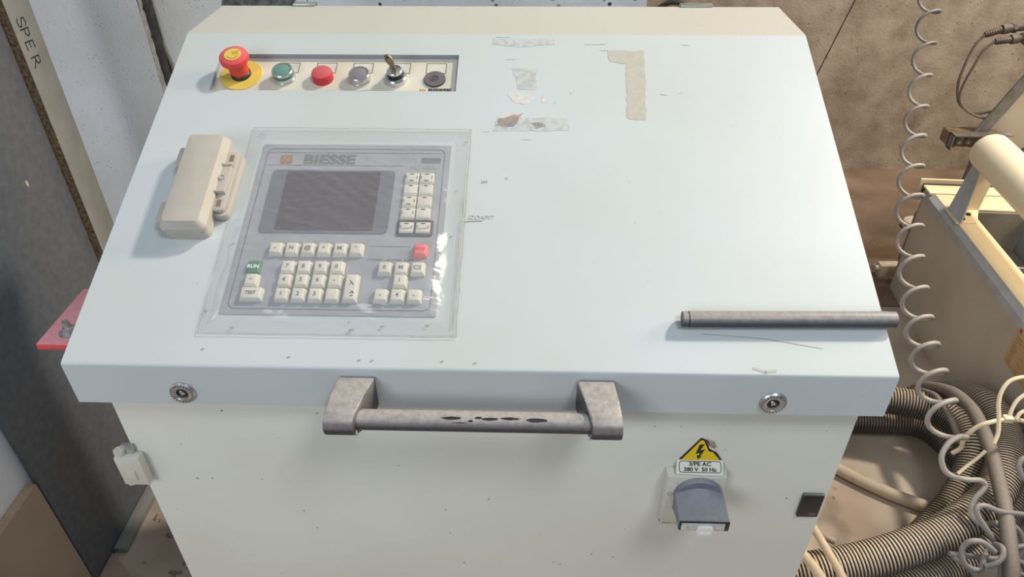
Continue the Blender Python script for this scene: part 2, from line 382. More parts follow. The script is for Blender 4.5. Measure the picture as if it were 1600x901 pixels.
b.add([(u, v, 0) for v in vsl for u in us], [(i * 4 + j, i * 4 + j + 1, (i + 1) * 4 + j + 1, (i + 1) * 4 + j) for i in range(3) for j in range(3) if not (i == 1 and j == 1)], 'lid', ML)
skin(top + pb, us)
bmesh.ops.remove_doubles(b.bm, verts=b.bm.verts[:], dist=.0002)
side = pf[1:] + top + pb[:2] + [(by + TOPD, bz - .05), (by, bz - .05)]
for sx in (-1, 1): b.add([(sx * HW, y, z) for y, z in side], [tuple(range(len(side)))], 'lid', smooth=False)
for (a, c) in (((RU[0], RV[0]), (RU[1], RV[0])), ((RU[1], RV[0]), (RU[1], RV[1])), ((RU[1], RV[1]), (RU[0], RV[1])), ((RU[0], RV[1]), (RU[0], RV[0]))):
    b.add([(a[0], a[1], 0), (c[0], c[1], 0), (c[0], c[1], -RD), (a[0], a[1], -RD)], [(0, 1, 2, 3)], 'recess_wall', ML, False)
lid = b.build('lid', con, ang=40)
# back hinges of the lid
for hx0, hx1 in ((-.337, -.300), (.297, .349)):
    b = MB(); b.box(hx0, hx1, .6445, .6585, 1.2084, 1.2124, 'steel', bev=.001); b.cyl((hx0, .6575, 1.2075), (hx1, .6575, 1.2075), .0035, 'steel', 12); b.build('hinge', lid)
# tape residue, paper flakes, pencil
def decal(name, pts, m, seed, amp=.0012, step=.006, h=.0003):
    d = MB(); d.prism(jag(mm(pts), step, amp, seed), .0001, h, m, ML); return d.build(name, lid)
decal('tape_residue', [(30, 470), (64, 470), (65, 428), (40, 428)], 'residue', 1)
decal('tape_residue', [(0, 532), (90, 532), (90, 520), (38, 513), (0, 520)], 'residue', 2)
decal('tape_residue', [(7, 350), (109, 351), (108, 374), (13, 373)], 'residue', 3)
decal('tape_residue', [(167, 509), (218, 507), (216, 440), (212, 371), (187, 374), (191, 480), (168, 486)], 'residue_tan', 4)
decal('paper_flake', [(24, 417), (40, 419), (62, 414), (56, 402), (44, 399), (30, 408)], 'residue_white', 5, .003)
decal('paper_flake', [(72, 414), (78, 416), (80, 404), (74, 398)], 'residue_white', 6, .002)
decal('paper_flake', [(10, 356), (36, 360), (52, 382), (40, 383), (14, 374)], 'residue_white', 8, .003)
decal('paper_flake', [(16, 362), (34, 365), (48, 381), (20, 375)], 'paper', 7, .002, h=.0005)
decal('paper_flake', [(58, 364), (74, 366), (80, 360), (66, 354)], 'residue_white', 9, .002)
decal('paper_flake', [(62, 365), (72, 366), (74, 362), (66, 361)], 'paper', 10, .001, h=.0005)
b = MB()
for (x, y, l, a) in ((-.006, .3485, .008, 0), (.005, .535, .02, 0), (.112, .4195, .004, 80), (.135, .520, .03, 2), (.156, .508, .022, -3), (.235, .42, .01, -8), (.26, .421, .008, 35), (.09, .401, .005, 75),
                     (.022, .488, .012, 0), (.048, .335, .010, 0), (.275, .52, .01, -5)):
    c, s_ = math.cos(math.radians(a)), math.sin(math.radians(a)); b.line([(x, y), (x + l * c, y + l * s_)], .0011, 'residue', ML, .0004)
b.line([(.25, .049), (.32, .044), (.38, .033)], .0006, 'tape_edge', ML, .0004)
b.line([(.302, .008), (.314, .004), (.325, .001 + .0045)], .0030, 'residue_tan', ML, .0004)
for x, y in ((-.127, .0095), (-.113, .009), (-.036, .0095), (.0, .008), (-.205, .012), (-.303, .020)):
    b.line([(x, y), (x + .0022, y + .001)], .0018, 'ink_soft', ML, .0004)
b.build('scratch_marks', lid, kind='stuff')
b = MB()
b.text('IZOAPI7', .0085, 'ink_soft', ML @ T(-.003, .2055, .0004) , shear=.3); b.line([(-.022, .199), (-.008, .2005), (.0, .2005)], .0009, 'ink', ML, .0004); b.build('pencil_note', lid)
b = MB(); b.text('SEP', .006, 'ink_soft', ML @ T(.0, .262, .0004)); b.build('pencil_note', lid)
b = MB(); b.text('IV', .005, 'ink_soft', ML @ T(.028, .268, .0004)); b.build('pencil_note', lid)

# ---- button panel in its recess
bp = MB(); bp.box(RU[0], RU[1], RV[0], RV[1], -RD - .002, -RD, 'recess', ML)
MLr = ML @ T(0, 0, -RD)
for u in (-.292, -.238, -.185, -.131, -.079):
    w, h = .028, .0200; x0, y0 = u - w / 2, .4675
    bp.add([(x0, y0, .0002), (x0 + w, y0, .0002), (x0 + w, y0 + h, .0002), (x0, y0 + h, .0002)], [(0, 1, 2, 3)], 'key', MLr, False)
    for p in (((x0, y0), (x0 + w, y0)), ((x0, y0 + h), (x0 + w, y0 + h)), ((x0, y0), (x0, y0 + h)), ((x0 + w, y0), (x0 + w, y0 + h))):
        bp.line(p, .0011, 'ink', MLr, .0004)
bp.line([(-.0955, .4292), (-.0955, .4352)], .002, 'gold', MLr, .0003); bp.line([(-.0925, .4292), (-.0925, .4352)], .002, 'gold', MLr, .0003); bp.line([(-.0985, .4292), (-.0985, .4352)], .002, 'gold', MLr, .0003)
bp.text('BIESSE', .0105, 'ink_dark', MLr @ T(-.0715, .4324, .0004), bold=.0005, sx=1.12)
bp.build('button_panel', con)
BV = .4545
def bpos(u, v=BV): return ML @ T(u, v, -RD)
es = MB(); mx = bpos(-.3585, .4615)
es.lathe([(.030, 0), (.030, .0012), (.0295, .0016)], 'yellow', mx, 48)
es.lathe([(.014, .0012), (.014, .006), (.0125, .0075)], 'black', mx)
est = es.build('emergency_stop', con)
es = MB()
es.lathe([(.0125, .007), (.0135, .010), (.0135, .017), (.0150, .024), (.0185, .027), (.0200, .029), (.0203, .033), (.0195, .036), (.0165, .0378), (0, .038)], 'red', mx, 40)
es.build('mushroom_cap', est)
es = MB(); es.lathe([(.0118, .0379), (.0118, .0384), (0, .0384)], 'yellow', mx, 36)
for k in range(10):
    a = math.radians(215 + k * 12); a2 = a + .14
    es.line([(.0082 * math.cos(a), .0082 * math.sin(a)), (.0082 * math.cos(a2), .0082 * math.sin(a2))], .0014, 'gold', mx, .0386)
es.line([(-.002, .003), (.006, .006)], .0016, 'gold', mx, .0386); es.line([(0, .0005), (.007, .002)], .0014, 'gold', mx, .0386)
es.build('cap_label', est)
def round_button(name, u, v, ring, cap, capm, ch, mushroom=False):
    q = MB(); mx = bpos(u, v)
    if ring:
        q.lathe([(.0155, 0), (.0155, .003), (.0148, .004), (.0148, ch - .001), (.0140, ch), (.0125, ch), (.0122, ch - .003)], 'chrome', mx, 40)
    o = q.build(name, con) if ring else None
    q = MB()
    if mushroom: q.lathe([(.0150, 0), (.0150, .004), (.0148, ch - .003), (.0138, ch - .0008), (.012, ch), (0, ch)], capm, mx, 40)
    else: q.lathe([(.0124, ch - .004), (.0124, ch - .001), (.0116, ch - .0006), (0, ch - .0006)], capm, mx, 40)
    return q.build(cap if ring else name, o if ring else con)
gb = round_button('start_button', -.2945, .4555, True, 'green_cap', 'green', .017)
q = MB(); q.lathe([(.0150, .0085), (.0151, .0090), (.0151, .0125), (.0150, .013)], 'green', bpos(-.2945, .4555), 40); q.build('green_ring', gb.parent)
round_button('stop_button', -.2395, .4560, False, '', 'red_dusty', .013, True)
round_button('grey_button', -.1860, .4540, True, 'grey_cap', 'grey_cap', .0125)
q = MB(); mx = bpos(-.1345, .4535)
q.lathe([(.0155, 0), (.0155, .0075), (.0140, .0095), (.0115, .0098), (.0110, .008)], 'chrome', mx, 40); ks = q.build('key_switch', con)
q = MB(); q.lathe([(.0105, .006), (.0105, .015), (.0100, .016)], 'black', mx, 32); q.lathe([(.0108, .0160), (.0108, .0185), (.0098, .0195), (.0085, .0188), (0, .0188)], 'chrome', mx, 32); q.build('lock_barrel', ks)
q = MB(); km = mx @ T(0, 0, .0187) @ Matrix.Rotation(math.radians(-25), 4, 'Z') @ Matrix.Rotation(math.radians(-20), 4, 'Y')
kp = [(-.0035, -.004), (.0035, -.004), (.0035, .008)] + [(.0072 * math.cos(math.radians(a)), .0165 + .0095 * math.sin(math.radians(a))) for a in range(-50, 231, 20)] + [(-.0035, .008)]
q.prism(kp, -.0010, .0010, 'brass', km @ Matrix.Rotation(math.radians(90), 4, 'X'), bev=.0003, seg=1)
q.lathe([(.0022, -.0012), (.0022, .0012)], 'black', km @ Matrix.Rotation(math.radians(90), 4, 'X') @ T(0, .0215, 0), 12)
q.build('key', ks)
q = MB(); mx = bpos(-.0795, .4545); q.lathe([(.0152, 0), (.0155, .0012), (.0150, .0028), (0, .0031)], 'blank', mx, 40)
q.lathe([(.0058, .0031), (.0060, .0035), (.0052, .0035), (.0050, .0031)], 'blank', mx, 24); q.build('blanking_plug', con)

# ---- keypad / screen panel
p = MB(); p.prism(roundrect(-.2935, -.0460, .0650, .3222, .001, 1), 0, .0012, 'panel', ML)
ring = roundrect(-.286, -.0535, .0725, .3145, .008, 5)
p.line(ring + ring[:1], .0009, 'panel_dark', ML, .0015)
ring = roundrect(-.2835, -.056, .0745, .3125, .007, 5)
p.line([(-.2835, .2865), (-.105, .2865)], .0007, 'ink', ML, .0015)
p.line([(-.2835, .308), (-.058, .308)], .0007, 'ink', ML, .0015)
p.line([(-.135, .1605), (-.083, .1605)], .0006, 'ink', ML, .0015)
for k in range(4): p.line([(-.2672 + k * .0036, .2895 + .002 * (k % 2)), (-.2672 + k * .0036 + .0042, .3012)], .0015, 'orange' , ML, .0016)
p.prism(roundrect(-.2675, -.2520, .2885, .3030, .0005, 1), .0012, .00145, 'ink', ML)
p.text('BIESSE', .0215, 'ink', ML @ T(-.2030, .2958, .0016), bold=.0009, sx=1.16)
p.text('NC 480U', .0095, 'ink_soft', ML @ T(-.079, .2835, .0016), shear=.25)
p.prism(roundrect(-.083, -.058, .2915, .3005, .001, 1), .0012, .0015, 'panel_dark', ML)
p.text('SYSTEM', .0052, 'ink', ML @ T(-.1245, .1410, .0016)); p.text('POWER', .0052, 'ink', ML @ T(-.1015, .1410, .0016)); p.text('RUN', .0052, 'ink', ML @ T(-.084, .1410, .0016))
kpn = p.build('keypad_panel', con)
p = MB(); p.prism(roundrect(-.2725, -.1145, .1785, .2780, .006, 5), .0012, .0022, 'panel_dark', ML); scr = p.build('screen_bezel', con)
p = MB(); p.prism(roundrect(-.2530, -.1330, .1830, .2750, .002, 3), .0022, .0028, 'screen', ML); p.build('screen', scr)
def keycap(u, v, w=.0182, h=.0182, H=.0085, m='key', glyph=None, gs=.0075, gm='ink', tw=.0125, extra=None):
    k = MB(); dx = (w - tw) / 2 if w < .02 else .0028
    bx = [(u - w / 2, v - h / 2), (u + w / 2, v - h / 2), (u + w / 2, v + h / 2), (u - w / 2, v + h / 2)]
    dy = .0028
    tx = [(u - w / 2 + dx, v - h / 2 + dy), (u + w / 2 - dx, v - h / 2 + dy), (u + w / 2 - dx, v + h / 2 - dy * .6), (u - w / 2 + dx, v + h / 2 - dy * .6)]
    k.prism(bx, .0013, H, m, ML, bev=.0009, seg=2, top=tx)
    if glyph: k.text(glyph, gs, gm, ML @ T(u, v, H + .0002), bold=.00025)
    if extra: extra(k)
    return k.build('key', kpn)
rows = [([-.2441, -.2248, -.2054, -.1861, -.1668, -.1475], .1525, ['-', 'N', '@', '^', 'M', '*']),
        ([-.2250, -.2058, -.1861, -.1667], .1266, ['7', '8', '9', '0']), ([-.2252, -.2056, -.1859, -.1663], .1080, ['4', '5', '6', '-']),
        ([-.2253, -.2058, -.1864, -.1668], .0890, ['1', '2', '3', None]),
        ([-.1104, -.0911, -.0716], .1265, ['0', 'M', 'C2']), ([-.0908], .1090, ['I']), ([-.1108, -.0916, -.0724], .0892, ['-', '4', '-'])]
for us_, v, gl in rows:
    for u, g in zip(us_, gl): keycap(u, v, glyph=g)
keycap(-.2662, .1272, m='key_green', glyph='RUN', gs=.0068, gm='white_ink', H=.0055)
keycap(-.2640, .1078, glyph='=', gs=.006, gm='ink_soft')
keycap(-.2605, .0895, w=.0275, glyph='TEST', gs=.006)
def enter(k):
    k.line([(-.1475, .1075), (-.1430, .1020)], .0010, 'ink_dark', ML, .0088); k.line([(-.1480, .1020), (-.1455, .1045)], .0010, 'ink', ML, .0088)
    k.line([(-.1455, .0905), (-.1435, .0930), (-.1415, .0905)], .0013, 'ink_dark', ML, .0088); k.line([(-.1450, .0870), (-.1425, .0880)], .0012, 'ink_dark', ML, .0088)
keycap(-.1465, .0990, h=.0375, extra=enter)
keycap(-.0710, .1525, m='key_pink', glyph='STOP', gs=.005, gm='red_dusty')
def soft(u, v, kind):
    def ex(k):
        z = .0053
        for (a, c, ln) in ((0, .0052, .0042), (0, -.0052, .0042)):
            if kind in (0, 1) or c > 0: k.line([(u - ln / 2, v + c), (u + ln / 2, v + c)], .0013, 'ink_dark', ML, z)
        for sx in (-1, 1):
            if kind != 3: k.line([(u + sx * .0068, v - .002), (u + sx * .0068, v + .002)], .0011, 'ink', ML, z)
        if kind == 3: k.text('o', .007, 'white_ink', ML @ T(u, v, z))
        if kind == 4: k.line([(u - .005, v - .003), (u + .005, v - .0015)], .0016, 'ink_soft', ML, z)
    k = keycap(u, v, w=.0186, h=.0182, H=.005, tw=.0165, extra=ex); k.name = 'soft_key'
kind = [[0, 0], [3, 3], [1, 3], [2, 3]]
for r, v in enumerate((.2650, .2462, .2274, .2088)):
    for c_, u in enumerate((-.0920, -.0730)): soft(u, v, kind[r][c_])
p = MB(); p.prism(roundrect(-.1035, -.0590, .1755, .1995, .003, 3), .0012, .0030, 'key_frame', ML, bev=.0006); p.build('key_frame', kpn)
for u in (-.0915, -.0712): soft(u, .1872, 4)

# ---- lip: locks and grab handle
for lx in (-.329, .329):
    q = MB(); mf = MF(0) @ T(lx, .9605, 0)
    q.lathe([(.0148, 0), (.0148, .0015), (.0130, .0035), (.0098, .0042), (.0092, .0030), (.0070, .0030), (.0065, -.004), (0, -.004)], 'steel', mf, 40); lk = q.build('lock', con)
    for k in range(7):
        a = math.radians(-60 + k * 20 + (180 if lx > 0 else 0))
    q = MB()
    for k in range(22):
        a = 2 * math.pi * k / 22
        q.line([(.0108 * math.cos(a), .0108 * math.sin(a)), (.0134 * math.cos(a), .0134 * math.sin(a))], .0009, 'ink_dark', mf, .0040)
    q.build('knurl_marks', lk)
    q = MB(); q.lathe([(.0066, .0008), (.0066, .0012), (0, .0012)], 'black', mf, 24)
    q.prism([(-.003, -.0025), (.003, -.0025), (.0015, .004), (-.0015, .004)], .001, .003, 'steel', mf @ Matrix.Rotation(.5, 4, 'Z'), bev=.0004, seg=1); q.build('key_socket', lk)
hd = thing('grab_handle', '', '', (0, -.03, .95)); del hd['label']; del hd['category']; hd.parent = con; hd.location = Vector((0, -.03, .95)) - Vector(con['_w'])
for sx, (xa, xb, xc, xd) in ((-1, (-.1485, -.1075, -.1545, -.1225)), (1, (.1120, .1525, .1265, .1585))):
    q = MB()
    prof = [(-.001, .990, 0), (-.001, .948, 0), (-.022, .943, .3), (-.044, .949, .8), (-.054, .954, 1), (-.061, .962, 1), (-.0625, .970, 1), (-.059, .979, 1), (-.050, .985, .9), (-.030, .9885, .5)]
    vs = []
    for s_ in (0, 1):
        for (y, z, f) in prof:
            xw, xn = (xa, xc) if s_ == 0 else (xb, xd)
            vs.append((xw + (xn - xw) * f, y, z))
    n = len(prof)
    V, F = q.add(vs, [tuple(range(n)), tuple(range(2 * n - 1, n - 1, -1))] + [(i, (i + 1) % n, n + (i + 1) % n, n + i) for i in range(n)], 'dusty')
    q._bev(V, .0022, 2, 'dusty'); mt = q.build('handle_mount', hd)
    q = MB(); xi = xd if sx < 0 else xc
    q.lathe([(.0050, 0), (.0050, .0012), (0, .0012)], 'chrome', MX((xi - sx * .0004, -.0525, .9585), (0, 1, 0), (0, 0, 1), (-sx, 0, 0)), 20); q.build('mount_screw', mt)
q = MB(); q.cyl((-.128, -.044, .968), (.132, -.044, .968), .0112, 'dusty', 28); gbar = q.build('grip_bar', hd)
q = MB(); rr = random.Random(8)
for (x, a, wx, wa) in ((-.020, 62, .011, 9), (.008, 66, .004, 8), (.021, 60, .010, 8), (.041, 64, .010, 8), (.069, 57, .013, 11), (-.012, 38, .009, 3), (.000, 48, .003, 6)):
    n = 12; vs = [(x, -.044 - .0114 * math.cos(math.radians(a)), .968 + .0114 * math.sin(math.radians(a)))]
    for k in range(n):
        t = 2 * math.pi * k / n; j = rr.uniform(.75, 1.1)
        aa = math.radians(a + wa * math.sin(t) * j); vs.append((x + wx * math.cos(t) * j, -.044 - .0114 * math.cos(aa), .968 + .0114 * math.sin(aa)))
    q.add(vs, [(0, 1 + k, 1 + (k + 1) % n) for k in range(n)], 'black')
q.build('wiped_patches', gbar)

# ---- door fittings
q = MB(); q.box(-.4545, -.4215, .006, .020, .787, .838, 'switch', bev=.003); q.box(-.4440, -.4330, .004, .010, .798, .815, 'switch', bev=.001); hg = q.build('door_hinge', con)
q = MB(); q.cyl((-.447, .013, .786), (-.447, .013, .846), .0065, 'switch', 18); q.box(-.444, -.430, .014, .020, .838, .852, 'steel', bev=.001); q.build('hinge_pin', hg)
# rotary main switch
sw = MB(); sw.prism([(.2300, .735), (.3045, .735), (.3045, .8285), (.2300, .8285)], 0, .0155, 'switch', MF(.02), bev=.0015, top=[(.2315, .7375), (.3030, .7375), (.3030, .8260), (.2315, .8260)])
swo = sw.build('main_switch', con)
sw = MB(); sw.prism(roundrect(.2295, .300, .7185, .740, .003, 3), 0, .006, 'switch', MF(.02), bev=.001)
sw.lathe([(.0030, 0), (.0030, .0012), (0, .0012)], 'box_dark', MF(.02) @ T(.2345, .731, .006), 16)
sw.line([(.240, .7315), (.262, .7315)], .002, 'box_dark', MF(.02), .0064)
sw.text('ELECTRO', .0062, 'box_dark', MF(.02) @ T(.2500, .7255, .0063), bold=.0002); sw.build('base_plate', swo)
sw = MB(); fm = MF(.0043)
sw.line([(.2720, .8205), (.2720, .8245)], .0010, 'ink_dark', fm, 0); sw.line([(.287, .8215), (.287, .8235)], .0008, 'ink', fm, 0); sw.line([(.258, .8222), (.268, .8230)], .0006, 'ink', fm, 0)
a_ = [(.2372 + .0028 * math.cos(k * math.pi / 8), .795 + .0028 * math.sin(k * math.pi / 8)) for k in range(17)]; sw.line(a_, .0007, 'box_dark', fm, 0)
sw.text('1', .006, 'box_dark', fm @ T(.2440, .8140, 0)); sw.build('switch_marks', swo)
kc = (.2705, .7970); km_ = MF(.0046) @ T(kc[0], kc[1], 0)
kn = MB(); kn.lathe([(.0292, 0), (.0292, .005), (.0280, .0070), (.0250, .0072), (0, .0050)], 'knob', km_, 48)
# grip: a slab standing out from the disc, arched where it meets the disc
n = 14; prof = []
for (z, hw_, hu, hl) in ((.004, .0288, .0205, .0240), (.010, .0292, .0170, .0200), (.017, .0294, .0140, .0150), (.026, .0295, .0105, .0110), (.036, .0296, .0090, .0090), (.0470, .0298, .0082, .0082)):
    prof.append((z, hw_, hu, hl))
vs = []; fs = []
for (z, hw_, hu, hl) in prof:
    arch = max(0, 1 - (z - .004) / .026)
    for k in range(n + 1):
        t = -1 + 2 * k / n
        vs.append((t * hw_, -.002 + hu * (1 - arch * .55 * t * t), z))
    vs.append((hw_, -hl, z)); vs.append((-hw_, -hl, z))
k_ = n + 3
for i in range(len(prof) - 1):
    for j in range(k_): fs.append((i * k_ + j, i * k_ + (j + 1) % k_, (i + 1) * k_ + (j + 1) % k_, (i + 1) * k_ + j))
fs.append(tuple((len(prof) - 1) * k_ + j for j in range(k_)))
kn.add(vs, fs, 'knob', km_); kno = kn.build('rotary_knob', swo, ang=40)
kn = MB(); kn.box(-.0297, .0297, -.0081, .0081, .0470, .0488, 'black', km_, bev=.0012)
kn.build('grip_end', kno)
kn = MB(); kn.box(-.0275, .0240, -.0065, .0062, .0483, .0497, 'silver', km_, bev=.0008); kn.text('o', .006, 'ink', km_ @ T(-.020, 0, .0499))
kn.prism(roundrect(-.0095, .0105, -.0095, .0030, .004, 4), .0490, .0530, 'knob_white', km_, bev=.0012); kn.prism(roundrect(-.0075, .0085, -.0105, -.0050, .002, 3), .0500, .0550, 'knob_white', km_, bev=.0010)
kn.build('silver_label', kno)
# warning sign
sg = MB(); sm = MF(.0198)
sg.prism([(.2430, .8390), (.2985, .8390), (.2765, .8760), (.2660, .8800)], 0, .0005, 'black', sm)
sg.prism([(.2475, .8415), (.2945, .8415), (.2835, .8560), (.2785, .8570), (.2700, .8760), (.2665, .8765)], .0005, .0008, 'yellow_sign', sm)
sg.prism([(.2660, .8690), (.2715, .8700), (.2680, .8590), (.2735, .8610), (.2690, .8480), (.2715, .8490), (.2670, .8432), (.2650, .8505), (.2672, .8495), (.2685, .8550), (.2632, .8525)], .0008, .0011, 'marker', sm)
ws = sg.build('warning_sign', con)
sg = MB(); sg.prism(jag([(.2695, .8800), (.2830, .8740), (.2860, .8660), (.2800, .8650), (.2745, .8760)], .004, .0008, 3), .0008, .0016, 'paper', sm)
sg.prism(jag([(.2740, .8740), (.2800, .8660), (.2900, .8560), (.2940, .8500), (.2860, .8580), (.2780, .8640)], .004, .0008, 4), .0009, .0018, 'sticker', sm); sg.build('torn_corner', ws)
lm = MX((0, .0085, .8288), (1, 0, 0), (0, .6707, .7417), (0, -.7417, .6707))     # the label's foot is bent out over the switch box
sg = MB(); sg.prism(jag([(.2405, -.001), (.2985, -.002), (.2985, .0165), (.2425, .0165)], .02, .0006, 6), .0002, .0007, 'sticker', lm)
rr_ = roundrect(.2450, .2955, .0016, .0150, .003, 3); sg.line(rr_ + rr_[:1], .0008, 'marker', lm, .001)
sg.text('3/PE AC', .0066, 'marker', lm @ T(.270, .0115, .001), bold=.0002, sx=1.2); sg.text('380 V  50 Hz', .0064, 'marker', lm @ T(.270, .0050, .001), bold=.0002, sx=1.15); sg.build('rating_label', ws)
# small black insert near the right edge of the door
sg = MB(); sg.prism(roundrect(.4085, .4350, .7395, .7815, .001, 2), 0, .004, 'black', MF(.02), bev=.0008); sg.text('24V', .0060, 'ink_soft', MF(.02) @ T(.4275, .7455, .0042)); sg.build('black_insert', con)
sg = MB(); sg.box(.4085, .4350, .0165, .0200, .7800, .7835, 'galv', bev=.0006); sg.build('insert_lip', con)
# red side plate with its bolt
sg = MB(); sg.box(-.575, -.434, .112, .234, .921, .930, 'pink', bev=.0012); rp = sg.build('side_plate', con)
sg = MB(); sg.lathe([(.013, 0), (.013, .0022), (.0085, .0022)], 'steel', T(-.543, .137, .930), 24); sg.lathe([(.0085, .002), (.0085, .009), (.0070, .010), (0, .010)], 'steel', T(-.543, .137, .930), 6)
sg.cyl((-.543, .137, .938), (-.543, .137, .948), .0045, 'steel', 12); sg.build('bolt', rp)

# ------------------------------------------------------------------ things on the lid
MLB = ML @ T(0, -.004, 0) @ Matrix.Diagonal((1, 1, 1.12, 1))
cb = thing('connector_box', 'small cream plastic hinged box lying left of the screen on the console lid', 'box', tuple(ML @ Vector((-.356, .245, 0))))
q = MB(); q.prism(roundrect(-.3835, -.3290, .1725, .3170, .009, 5), .0004, .013, 'box', MLB, bev=.001)
q.prism(roundrect(-.332, -.3115, .200, .300, .007, 4), .0004, .010, 'box', MLB, bev=.0012); q.build('base', cb)
q = MB(); out_ = roundrect(-.3850, -.3275, .1710, .3185, .009, 5); inn = roundrect(-.3785, -.3340, .1768, .3140, .006, 5)
q.prism(out_, .0138, .0195, 'box', MLB, bev=.0008); q.prism(out_, .0192, .0285, 'box', MLB, bev=.0008, top=inn); bl = q.build('lid', cb)
q = MB(); q.prism(roundrect(-.334, -.3145, .2035, .2965, .005, 4), .0108, .0165, 'box', MLB, bev=.001)
q.prism(roundrect(-.3335, -.317, .2285, .2715, .002, 3), .016, .0205, 'box', MLB, bev=.001)
for v in (.2285, .2715): q.box(-.334, -.3165, v - .0012, v + .0012, .016, .0225, 'box', MLB, bev=.0005)
q.lathe([(.0042, .0200), (.0042, .0222), (.0030, .0224), (.0028, .0212), (0, .0212)], 'box', MLB @ T(-.3245, .2505, 0), 20); cl = q.build('clasp', cb)
for v in (.2140, .2860):
    q = MB(); q.box(-.3245, -.3195, v - .005, v + .005, .0162, .0170, 'box_dark', MLB); q.build('slot', cl)
for v in (.1985, .2860):
    q = MB(); q.prism(roundrect(-.3915, -.382, v - .0150, v + .0150, .003, 3), .0004, .019, 'box', MLB, bev=.0015); q.cyl(MLB @ Vector((-.389, v - .016, .0135)), MLB @ Vector((-.389, v + .016, .0135)), .0035, 'box', 14); q.build('box_hinge', cb)

rod = thing('plastic_rod', 'loose dusty dark grey rod lying at the lower right edge of the console lid', 'rod', tuple(ML @ Vector((.344, .064, .0095))))
q = MB(); a, c = Vector((.2360, .0625, .0094)), Vector((.4520, .0655, .0094)); q.cyl(ML @ a, ML @ c, .0092, 'rod', 28); q.build('rod_body', rod)
for p0, p1 in (((.2290, .0624, .0094), (.2350, .0625, .0094)), ((.4522, .0655, .0094), (.4620, .0656, .0094))):
    q = MB(); q.cyl(ML @ Vector(p0), ML @ Vector(p1), .0088, 'rod', 28); q.build('end_cap', rod)

# clear film taped over the keypad
fl = thing('plastic_film', 'crinkled clear plastic film taped over the screen and keypad', 'film', tuple(ML @ Vector((-.168, .195, .001))))
q = MB(); nu, nv = 170, 190
rr = random.Random(31); CR = []
for k in range(26):
    cu, cv = rr.choice([(rr.uniform(-.30, -.27), rr.uniform(.06, .34)), (rr.uniform(-.30, -.05), rr.uniform(.29, .34)), (rr.uniform(-.08, -.03), rr.uniform(.05, .14)), (rr.uniform(-.28, -.06), rr.uniform(.18, .30)), (rr.uniform(-.28, -.06), rr.uniform(.05, .08))])
    an = rr.choice([rr.uniform(-.25, .25), rr.uniform(-.25, .25), rr.uniform(.6, 1.6)]); ln = rr.uniform(.012, .05)
    CR.append((cu, cv, math.cos(an), math.sin(an), ln, rr.uniform(.0006, .0016)))
def height(u, v):
    e = min(u + .3055, -.0300 - u, v - .0480, .3400 - v)
    f = max(0, min(1, e / ((.036 if e in (v - .0480, -.0300 - u) else .022) + .012 * noise.noise(Vector((u * 30, v * 30, 2.2)))))); f = f * f * (3 - 2 * f)
    low = .0030 if v > .285 else (.0050 if (v > .165 and u < -.11) else .0112)
    w = 0
    tx = noise.noise(Vector((u * 9, v * 55 + u * 30, 1.3))); ty = noise.noise(Vector((u * 60 - v * 40, v * 12, 7.7))); tz = noise.noise(Vector((u * 120, v * 120, 3)))
    tw = noise.noise(Vector((u * 45 + v * 20, v * 210, 11.0)))
    w = abs(tx) * .0018 + abs(ty) * .0014 + tz * .0005 + tw * .0006 + max(0, .012 - abs(e - .012)) * .09 * noise.noise(Vector((u * 190, v * 190, 5)))
    for cu, cv, ca_, sa_, ln, hh in CR:
        du, dv = u - cu, v - cv; al = du * ca_ + dv * sa_
        if abs(al) < ln:
            dd = abs(-du * sa_ + dv * ca_)
            if dd < .005: w += hh * math.exp(-(dd / .0018) ** 2) * (1 - abs(al) / ln)
    base = .0098 if v < .163 else (.0098 + (.0074 - .0098) * min(1, (v - .163) / .02))
    if v > .27: base = .0074 + (.0035 - .0074) * min(1, (v - .27) / .02)
    return .0009 + f * (base + w)
vs = []; fs = []
for j in range(nv + 1):
    for i in range(nu + 1):
        u = -.3120 + (.3120 - .0225) * i / nu; v = .0405 + (.3485 - .0405) * j / nv; vs.append((u, v, height(u, v)))
for j in range(nv):
    for i in range(nu): k = j * (nu + 1) + i; fs.append((k, k + 1, k + nu + 2, k + nu + 1))
q.add(vs, fs, 'film', ML); q.build('film_sheet', fl, ang=180)
def tape(u0, u1, v0_, v1_, seed, z):
    d = MB(); pj = jag([(u0, v0_), (u1, v0_), (u1, v1_), (u0, v1_)], .03, .0006, seed); d.add([(x, y, z) for x, y in pj], [tuple(range(len(pj)))], 'tape', ML); o = d.build('tape_strip', fl)
    return o
tape(-.3140, -.2975, .040, .350, 11, .0022); tape(-.0405, -.0212, .040, .350, 12, .0022); tape(-.2970, -.0410, .3300, .3500, 13, .0022); tape(-.2970, -.0410, .0390, .0560, 14, .0022)
d = MB(); rr = random.Random(4)
def wob(p0, p1, n, amp): return [(p0[0] + (p1[0] - p0[0]) * k / n + rr.uniform(-amp, amp), p0[1] + (p1[1] - p0[1]) * k / n + rr.uniform(-amp, amp)) for k in range(n + 1)]
for p0, p1 in (((-.313, .3505), (-.021, .3495)), ((-.3135, .3505), (-.3125, .25)), ((-.312, .22), (-.3115, .12)), ((-.3115, .10), (-.3115, .0395)), ((-.3115, .0392), (-.0215, .0392)), ((-.0212, .3495), (-.0215, .0392)), ((-.0262, .235), (-.0228, .205)), ((-.0262, .20), (-.0262, .05))):
    d.line(wob(p0, p1, 14, .0005), .0007, 'tape_edge', ML, .0030)
